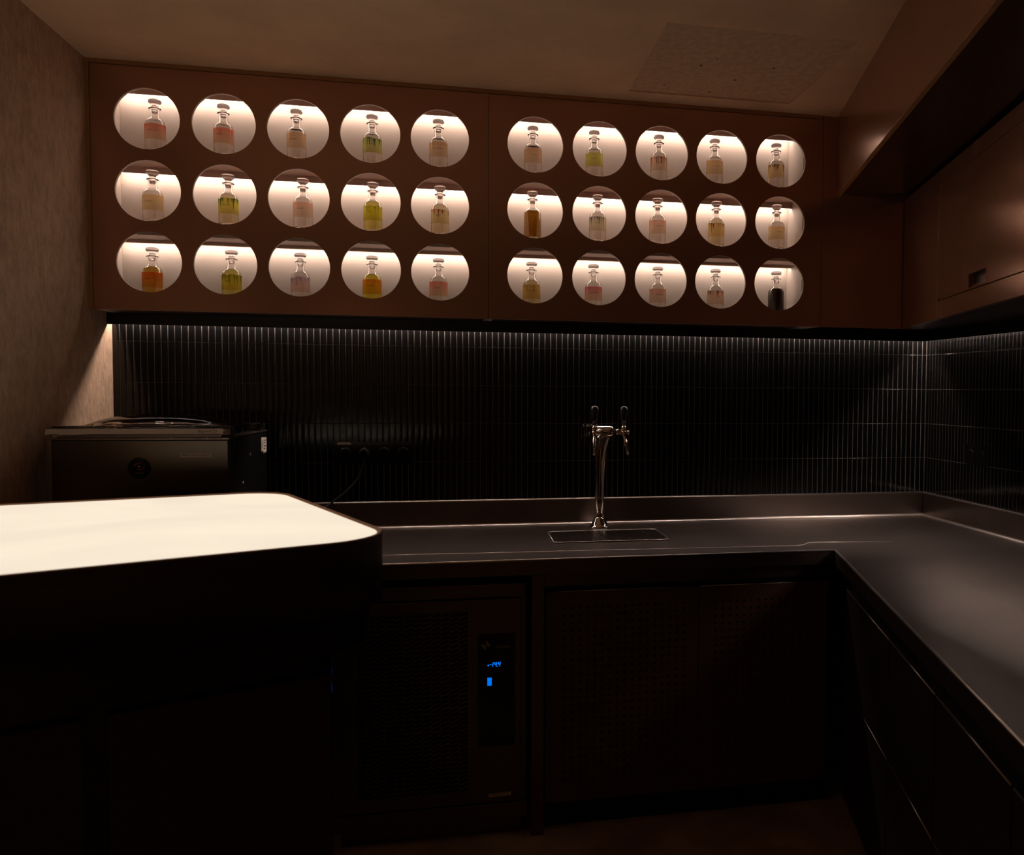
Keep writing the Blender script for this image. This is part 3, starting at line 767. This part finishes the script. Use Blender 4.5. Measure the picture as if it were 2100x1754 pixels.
# ------------------------------------------------------------------ glowing bar island
IH = 1.18
C1, C2 = (-.445, 2.291), (-.1005, 1.549)
xw = XL+.004
island = [(xw, 1.505+.453*(xw+.1985)), C2, C1, (xw, 2.1286+.3285*(xw+.9394))]
outer = rounded(island, [0, .125, .11, 0], 14)
def inner(d): return rounded(inset(island, d), [0, max(.02, .125-d), max(.02, .11-d), 0], 14)
R = root('bar_island', 'dark brown bar island with rounded end and glowing cream top', 'bar', (-.7, 1.75, 0))
mb = MB()
rim_in = inner(.009)
n = len(outer)
A = [mb.v(x, y, 1.055) for x, y in outer]; B = [mb.v(x, y, IH-.002) for x, y in outer]
B2 = [mb.v(x, y, IH) for x, y in inner(.002)]; C_ = [mb.v(x, y, IH-.0003) for x, y in inner(.0050)]; D_ = [mb.v(x, y, IH-.0045) for x, y in rim_in]
for k in range(n):
    l = (k+1) % n
    mb.mi = 0; mb.face([A[k], A[l], B[l], B[k]], True)
    mb.mi = 1; mb.face([B[k], B[l], B2[l], B2[k]], True); mb.face([B2[k], B2[l], C_[l], C_[k]]); mb.face([C_[k], C_[l], D_[l], D_[k]])
mb.mi = 0; mb.face(A[::-1])
part(mb, 'apron', ['island', 'island_rim'], R, recalc=False)
mb = MB(); mb.prism(inner(.0095), IH-.030, IH-.0030)
part(mb, 'lit_top', 'lit_top', R, label='glowing cream stone top')
mb = MB(); mb.prism(inner(.022), .988, 1.0545); part(mb, 'lower_band', 'island_gloss', R, .001)
# base: recessed plinth body with door leaves towards the viewer
base = rounded(inset(island, .085), [0, .05, .05, 0], 8)
mb = MB(); mb.prism(base, .0, .9875); part(mb, 'base', 'island_gloss', R, label='recessed dark base')
e0, e1 = Vector(inset(island, .085)[0]), Vector(inset(island, .085)[1])
ed = (e1-e0).normalized(); en = Vector((ed.y, -ed.x)); eL = (e1-e0).length
for (a, b, z0) in ((.02, .30, .53), (.31, .59, .53), (.62, .93, .53)):
    for (za, zb) in ((.535, .935), (.10, .528)):
        mb = MB(); mb.obox(e0, ed, en, a*eL/.95, b*eL/.95, .0005, .018, za, zb); part(mb, 'door', 'brown_dark', R, .0012)

# ------------------------------------------------------------------ bottles
BASE = [2.2532, 2.0073, 1.7383]
def lathe_mesh(name, prof, mat, seg=40, closed=True):
    mb = MB()
    rings = []
    pole = []
    for r, h in prof:
        if r <= 1e-6: rings.append([mb.v(0, 0, h)])
        else: rings.append([mb.v(r*math.cos(2*PI*i/seg), r*math.sin(2*PI*i/seg), h) for i in range(seg)])
    for a, b in zip(rings, rings[1:]):
        for i in range(seg):
            j = (i+1) % seg
            if len(a) == 1: mb.face([a[0], b[j], b[i]], True)
            elif len(b) == 1: mb.face([a[i], a[j], b[0]], True)
            else: mb.face([a[i], a[j], b[j], b[i]], True)
    bmesh.ops.recalc_face_normals(mb.bm, faces=mb.bm.faces)
    me = bpy.data.meshes.new(name); mb.bm.to_mesh(me); mb.bm.free(); me.materials.append(mat); return me
RB = .0330
outer_p = [(0, .0028), (.020, .0020), (.0275, .0004), (.0300, 0), (.0322, .0012), (RB, .0040), (RB, .098), (.0325, .1045), (.0310, .1105), (.0284, .1158), (.0245, .1200), (.0198, .1232), (.0165, .1258), (.0150, .1290), (.0146, .1330), (.0144, .150), (.0150, .1555), (.0175, .1566), (.0203, .1578), (.0206, .1590), (.0200, .1602), (.0165, .1610)]
inner_p = [(.0112, .1612), (.0108, .150), (.0112, .133), (.0118, .1290), (.0138, .1252), (.0180, .1213), (.0228, .1178), (.0262, .1135), (.0284, .1080), (.0296, .1020), (.0300, .096), (.0300, .0200), (.0292, .0165), (.026, .0146), (.014, .0142), (0, .0150)]
ME_BODY = lathe_mesh('bottle_body', outer_p+inner_p, MAT['glass'])
stop_p = [(0, .1440), (.0085, .1442), (.0098, .1460), (.0104, .1600), (.0106, .1645), (.0098, .1672), (.0102, .1700), (.0135, .1735), (.0180, .1772), (.0205, .1792), (.0212, .1815), (.0212, .1855), (.0204, .1880), (.0165, .1902), (.010, .1913), (0, .1916)]
ME_STOP = lathe_mesh('stopper', stop_p, MAT['frost'])
LEVEL_CACHE = {}
def liquid_mesh(level, mat):
    base = [(0, .0148), (.014, .0140), (.0262, .0144), (.0294, .0163), (.0302, .0200), (.0302, .096), (.0298, .1021), (.0286, .1081), (.0264, .1136), (.0230, .1179), (.0182, .1214)]
    pr = [p for p in base if p[1] < level-.0008]
    # radius at the level
    r = .0302
    for (r0, h0), (r1, h1) in zip(base[4:], base[5:]):
        if h0 <= level <= h1: r = r0+(r1-r0)*(level-h0)/(h1-h0)
    pr += [(r, level), (r*.93, level-.0006), (0, level-.0008)]
    return lathe_mesh('liquid', pr, mat)
LIQ = {
 'clear': glass('clear_liqueur', (1, 1, 1), 1.345, 0, (.60, .35, .10), 3.),
 'pale': glass('straw_liqueur', (1, 1, 1), 1.345, 0, (.76, .60, .02), 13.),
 'yellow': glass('yellow_liqueur', (1, 1, 1), 1.345, 0, (.90, .84, .0), 30.),
 'strong': glass('saffron_liqueur', (1, 1, 1), 1.345, 0, (.95, .90, .0), 50.),
 'amber': glass('amber_liqueur', (1, 1, 1), 1.345, 0, (.76, .60, .02), 18.),
 'orange': glass('orange_liqueur', (1, 1, 1), 1.345, 0, (.92, .72, .0), 54.),
 'brown': glass('brown_liqueur', (1, 1, 1), 1.345, 0, (.79, .63, .0), 88.),
 'black': glass('black_liqueur', (1, 1, 1), 1.345, 0, (.35, .10, .12), 130.),
}
def label_mat(k, top, mid, low, drip, dr_amt, opac, seed):
    m, nt, out = nodes_of('label_film_%02d' % k)
    uv = N(nt, 'ShaderNodeUVMap'); sp = N(nt, 'ShaderNodeSeparateXYZ'); nt.links.new(uv.outputs[0], sp.inputs[0])
    ramp = N(nt, 'ShaderNodeValToRGB'); cr = ramp.color_ramp
    cr.elements[0].position = 0.; cr.elements[0].color = (*low, 1); cr.elements[1].position = 1.; cr.elements[1].color = (*top, 1)
    e = cr.elements.new(.45); e.color = (*mid, 1)
    # watercolour wobble of the gradient
    mp = N(nt, 'ShaderNodeMapping'); mp.inputs['Scale'].default_value = (9, 1.2, 1); mp.inputs['Location'].default_value = (seed*3.7, seed*1.3, 0)
    nt.links.new(uv.outputs[0], mp.inputs[0])
    nz = N(nt, 'ShaderNodeTexNoise'); nz.inputs['Scale'].default_value = 2.2; nz.inputs['Detail'].default_value = 3; nt.links.new(mp.outputs[0], nz.inputs[0])
    ma = N(nt, 'ShaderNodeMath', operation='MULTIPLY_ADD'); ma.inputs[1].default_value = .55; nt.links.new(nz.outputs[0], ma.inputs[0])
    sb = N(nt, 'ShaderNodeMath', operation='SUBTRACT'); nt.links.new(sp.outputs[1], sb.inputs[0]); sb.inputs[1].default_value = .275
    nt.links.new(sb.outputs[0], ma.inputs[2]); nt.links.new(ma.outputs[0], ramp.inputs[0])
    # drips: length of each run comes from a stretched noise along the label
    mp2 = N(nt, 'ShaderNodeMapping'); mp2.inputs['Scale'].default_value = (17, .2, 1); mp2.inputs['Location'].default_value = (seed*5.1, 0, 0)
    nt.links.new(uv.outputs[0], mp2.inputs[0])
    n2 = N(nt, 'ShaderNodeTexNoise'); n2.inputs['Scale'].default_value = 1.6; n2.inputs['Detail'].default_value = 2.5; nt.links.new(mp2.outputs[0], n2.inputs[0])
    ln = N(nt, 'ShaderNodeMapRange'); ln.inputs['From Min'].default_value = .47; ln.inputs['From Max'].default_value = .78; ln.inputs['To Min'].default_value = .035; ln.inputs['To Max'].default_value = 1.1
    nt.links.new(n2.outputs[0], ln.inputs[0])
    inv = N(nt, 'ShaderNodeMath', operation='SUBTRACT'); inv.inputs[0].default_value = 1.; nt.links.new(sp.outputs[1], inv.inputs[1])
    df = N(nt, 'ShaderNodeMath', operation='SUBTRACT'); nt.links.new(ln.outputs[0], df.inputs[0]); nt.links.new(inv.outputs[0], df.inputs[1])
    ms = N(nt, 'ShaderNodeMapRange'); ms.inputs['From Min'].default_value = -.035; ms.inputs['From Max'].default_value = .20; ms.inputs['To Max'].default_value = dr_amt
    nt.links.new(df.outputs[0], ms.inputs[0])
    mix = N(nt, 'ShaderNodeMix', data_type='RGBA'); nt.links.new(ms.outputs[0], mix.inputs[0]); nt.links.new(ramp.outputs[0], mix.inputs[6]); mix.inputs[7].default_value = (*drip, 1)
    tr = N(nt, 'ShaderNodeBsdfTransparent'); nt.links.new(mix.outputs[2], tr.inputs[0])
    tl = N(nt, 'ShaderNodeBsdfTranslucent'); nt.links.new(mix.outputs[2], tl.inputs[0])
    df_ = N(nt, 'ShaderNodeBsdfDiffuse'); nt.links.new(mix.outputs[2], df_.inputs[0])
    a = N(nt, 'ShaderNodeMixShader'); a.inputs[0].default_value = .35; nt.links.new(tl.outputs[0], a.inputs[1]); nt.links.new(df_.outputs[0], a.inputs[2])
    b = N(nt, 'ShaderNodeMixShader'); b.inputs[0].default_value = opac; nt.links.new(tr.outputs[0], b.inputs[1]); nt.links.new(a.outputs[0], b.inputs[2])
    nt.links.new(b.outputs[0], out.inputs[0])
    return m
def label_mesh(mat, ragged, seed, z0=.0475, z1=.1010, arc_=200):
    me = bpy.data.meshes.new('label'); bm = bmesh.new(); uvl = bm.loops.layers.uv.new('UVMap')
    rg = random.Random(seed); n = 48; r = RB+.0004
    off = [0]*(n+1)
    if ragged:
        for _ in range(9):
            c, w, a = rg.uniform(0, n), rg.uniform(1.2, 4.5), rg.uniform(-.0025, .0025)*ragged
            off = [o+a*math.exp(-((i-c)/w)**2) for i, o in enumerate(off)]
        off = [min(o, .0025) for o in off]
    rows = 8; V = []
    for j in range(rows+1):
        for i in range(n+1):
            a = math.radians(-90-arc_/2+arc_*i/n); z = z0+(z1+off[i]-z0)*j/rows
            V.append((bm.verts.new((r*math.cos(a), r*math.sin(a), z)), (i/n, j/rows)))
    bm.verts.ensure_lookup_table()
    for j in range(rows):
        for i in range(n):
            q4 = [j*(n+1)+i, j*(n+1)+i+1, (j+1)*(n+1)+i+1, (j+1)*(n+1)+i]
            f = bm.faces.new([V[k][0] for k in q4]); f.smooth = True
            for lp, k in zip(f.loops, q4): lp[uvl].uv = V[k][1]
    bm.to_mesh(me); bm.free(); me.materials.append(mat); return me
def lettering_mesh(txt):
    mb = MB(); r = RB+.0008
    def fn(x, y):
        a = -PI/2+x/r; return (r*math.cos(a), r*math.sin(a), .0775+y)
    put_text(mb, txt, .0068, fn)
    me = bpy.data.meshes.new('lettering'); mb.bm.to_mesh(me); mb.bm.free(); me.materials.append(MAT['ink']); return me

coral = ((.80, .17, .10), (.84, .36, .20), (.88, .58, .30)); tan = ((.80, .42, .20), (.85, .58, .30), (.84, .62, .38))
peach = ((.86, .40, .26), (.90, .60, .40), (.88, .66, .44)); pink = ((.80, .13, .16), (.86, .40, .28), (.90, .64, .40))
lime = ((.66, .72, .06), (.78, .80, .08), (.74, .66, .12)); green = ((.40, .66, .10), (.70, .80, .12), (.62, .62, .12))
straw = ((.76, .72, .46), (.82, .76, .42), (.80, .70, .36)); orange = ((.86, .22, .06), (.88, .34, .05), (.86, .44, .06))
honey = ((.84, .52, .18), (.88, .66, .26), (.86, .62, .28)); lav = ((.66, .42, .50), (.84, .50, .42), (.88, .60, .48))
gold = ((.84, .50, .12), (.88, .62, .14), (.84, .55, .14)); olive = ((.55, .50, .08), (.80, .68, .10), (.76, .58, .08))
DK, NAVY, PURP, RED, GRN = (.16, .03, .02), (.03, .06, .16), (.30, .18, .26), (.38, .03, .02), (.12, .18, .05)
# x, liquid, level, label colours, drip colour, drip amount, opacity, ragged edge, text, turn of the label, description
ROWS = [
 [(-1.052, 'clear', .117, coral, coral[0], .5, .40, .3, 'ANTA ROSE', 6, 'coral pink label, first bottle of the top row at the left'),
  (-.829, 'clear', .117, coral, coral[0], .35, .38, .3, 'MASTIC', -4, 'pinkish orange label, second bottle of the top row from the left'),
  (-.584, 'clear', .116, tan, tan[0], .15, .36, 1., 'ALMOND', -6, 'tan label, third bottle of the top row from the left'),
  (-.321, 'clear', .117, green, NAVY, .85, .40, .8, 'GALANGAL', 2, 'green label with navy drips in the top row'),
  (-.083, 'clear', .117, tan, tan[0], .25, .40, 1., 'CINNAMON', 2, 'brownish orange label, fifth in the top row, left of the seam'),
  (.269, 'clear', .114, tan, coral[0], .2, .34, 1.2, 'rhubarb', 8, 'tan ragged label in the top row, first right of the seam'),
  (.506, 'clear', .117, lime, (.55, .6, .4), .3, .36, 1.3, 'verbena', 0, 'lime yellow label in the top row of the right cabinet'),
  (.764, 'clear', .118, peach, DK, .9, .36, .9, 'SAFRON', 10, 'peach label and dark drips, third from right in the top row'),
  (.993, 'clear', .117, honey, coral[0], .25, .34, 1., 'LEMON', 10, 'pale amber label, second from right in the top row'),
  (1.253, 'clear', .117, honey, DK, .85, .38, .9, '', 12, 'orange label and brown drips at the right end of the top row')],
 [(-1.063, 'clear', .116, honey, coral[0], .15, .36, 1., 'GINGER', -2, 'pale honey label, first bottle of the middle row at the left'),
  (-.816, 'pale', .119, lime, GRN, .9, .40, .8, 'MATCHA', 6, 'yellow green label with dark drips in the middle row'),
  (-.564, 'clear', .118, peach, coral[0], .3, .42, .3, 'LICHEN', -4, 'pale pink label, third bottle of the middle row from the left'),
  (-.320, 'yellow', .119, lime, PURP, .55, .34, 1.4, 'KIWI', -8, 'yellow label and yellow liqueur, fourth in the middle row'),
  (-.078, 'pale', .119, straw, RED, .95, .30, 1., 'BARK', -4, 'pale label with long dark red drips in the middle row'),
  (.268, 'brown', .1135, None, None, 0, 0, 0, '', 0, 'brown liqueur and no visible label in the middle row'),
  (.521, 'clear', .119, straw, NAVY, .9, .36, .8, 'TONIC', -4, 'pale yellow label with navy drips in the middle row'),
  (.761, 'clear', .118, peach, coral[0], .3, .36, .3, 'QUINCE', 8, 'peach pink label in the middle row of the right cabinet'),
  (1.003, 'pale', .119, honey, DK, .8, .34, 1., '', 10, 'golden label and brown drips, second from right in the middle row'),
  (1.259, 'clear', .118, honey, coral[0], .2, .36, .9, 'LINDEN', 12, 'honey coloured label at the right end of the middle row')],
 [(-1.068, 'orange', .121, coral, coral[0], .3, .18, .2, 'CHILLI', -6, 'bright orange liqueur at the left end of the bottom row'),
  (-.808, 'yellow', .121, olive, GRN, .7, .22, 1.3, 'KAFFIR', -2, 'yellow liqueur and green streaks, second in the bottom row'),
  (-.575, 'clear', .119, lav, (.18, .16, .36), .6, .42, 1.5, 'tonka L.', -6, 'lavender pink label with blue edge in the bottom row'),
  (-.324, 'strong', .121, orange, orange[0], .35, .20, .2, 'CARAMEL', -2, 'strong yellow liqueur behind an orange label in the bottom row'),
  (-.084, 'clear', .120, coral, coral[0], .3, .36, .2, 'CACAO', -2, 'coral label in the bottom row, first left of the seam'),
  (.265, 'amber', .120, gold, DK, .35, .34, 1., 'CARDAMOM', 2, 'golden label with a grey blotch in the bottom row'),
  (.506, 'clear', .120, pink, pink[0], .5, .38, .3, 'BEAN TREE', 2, 'reddish pink label in the bottom row of the right cabinet'),
  (.764, 'clear', .119, peach, coral[0], .35, .38, .2, 'PERSIMON', 8, 'peach label, third from right in the bottom row'),
  (1.003, 'clear', .119, peach, DK, .75, .30, .9, 'OUD', 8, 'pale label with brown drips, second from right in the bottom row'),
  (1.261, 'black', .119, None, None, 0, 0, 0, '', 0, 'black liqueur and no label at the right end of the bottom row')]]
k = 0
for r, row in enumerate(ROWS):
    for (x, liq, lev, colr, drip, amt, op, rag, txt, turn, desc) in row:
        k += 1
        R = root('glass_bottle', 'glass bottle with '+desc, 'bottle', (x, 3.335, BASE[r]+.0003), 'stoppered liqueur bottles in the round openings')
        def child(name, me, par):
            o = bpy.data.objects.new(name, me); COL.objects.link(o); o.parent = par; return o
        child('bottle_body', ME_BODY, R); child('stopper', ME_STOP, R)
        lm = LEVEL_CACHE.get((liq, lev)) or LEVEL_CACHE.setdefault((liq, lev), liquid_mesh(lev, LIQ[liq]))
        child('liquid', lm, R)
        if colr:
            fm = label_mat(k, *[tuple(c**.56 for c in q4) for q4 in colr], drip, amt, op*.30, k*1.37)
            lb = child('label', label_mesh(fm, rag, k*11, z0=.0475, z1=.1010), R)
            lb.rotation_euler = (0, 0, math.radians(turn-6))
            if txt: child('lettering', lettering_mesh(txt), lb)

# ------------------------------------------------------------------ camera (24 mm lens, the frame cut from the left of a wider picture)
yaw, pitch, roll = math.radians(11.88), math.radians(-2.5), math.radians(.46)
f = Vector((math.sin(yaw)*math.cos(pitch), math.cos(yaw)*math.cos(pitch), math.sin(pitch)))
rt = f.cross(Vector((0, 0, 1))).normalized(); up = rt.cross(f)
r2 = rt*math.cos(roll)+up*math.sin(roll); u2 = -rt*math.sin(roll)+up*math.cos(roll)
cam = bpy.data.cameras.new('camera'); co = bpy.data.objects.new('camera', cam); COL.objects.link(co)
co.matrix_world = Matrix(((r2.x, u2.x, -f.x, 0), (r2.y, u2.y, -f.y, 0), (r2.z, u2.z, -f.z, 1.44), (0, 0, 0, 1)))
cam.sensor_fit = 'HORIZONTAL'; cam.lens = 24; cam.sensor_width = 24*2100/1754
cam.shift_x = -(1315-1050)/2100; cam.shift_y = 0
cam.clip_start = .02
cam.dof.use_dof = True; cam.dof.focus_distance = 3.3; cam.dof.aperture_fstop = 4.5
SC.camera = co

w = bpy.data.worlds.new('world'); w.use_nodes = True; w.node_tree.nodes['Background'].inputs[0].default_value = (0, 0, 0, 1); SC.world = w
SC.view_settings.view_transform = 'Standard'; SC.view_settings.look = 'None'; SC.view_settings.gamma = 1; SC.view_settings.use_curve_mapping = False
SC.view_settings.exposure = 0.0
cy = SC.cycles
cy.use_denoising = True
cy.max_bounces = 16; cy.transmission_bounces = 14; cy.transparent_max_bounces = 16; cy.glossy_bounces = 6; cy.diffuse_bounces = 6
cy.sample_clamp_indirect = 6.; cy.blur_glossy = .5

# ------------------------------------------------------------------ added lamp out of view, lifting the dark fronts and panels
def fill_lamp(x, y, power, label):
    R = root('added_fill_lamp', label, 'light', (x, y, ZC), 'added lamps out of view')
    mb = MB(); mb.lathe([(.045, ZC-.0005), (.047, ZC-.004), (.036, ZC-.006), (.034, ZC-.002)], (x, y, 0), 32, False, False); part(mb, 'trim_ring', 'black', R)
    la = bpy.data.lights.new('lamp', 'SPOT'); la.energy = power; la.color = (1., .74, .52); la.spot_size = math.radians(115); la.spot_blend = .8; la.shadow_soft_size = .03
    lo = bpy.data.objects.new('lamp', la); COL.objects.link(lo); lo.location = (x, y, ZC-.012); lo.parent = R; lo.matrix_parent_inverse = Matrix.Translation(-Vector(R.location))
fill_lamp(-.95, -1.95, 20., 'added unseen ceiling lamp close to the rear wall')
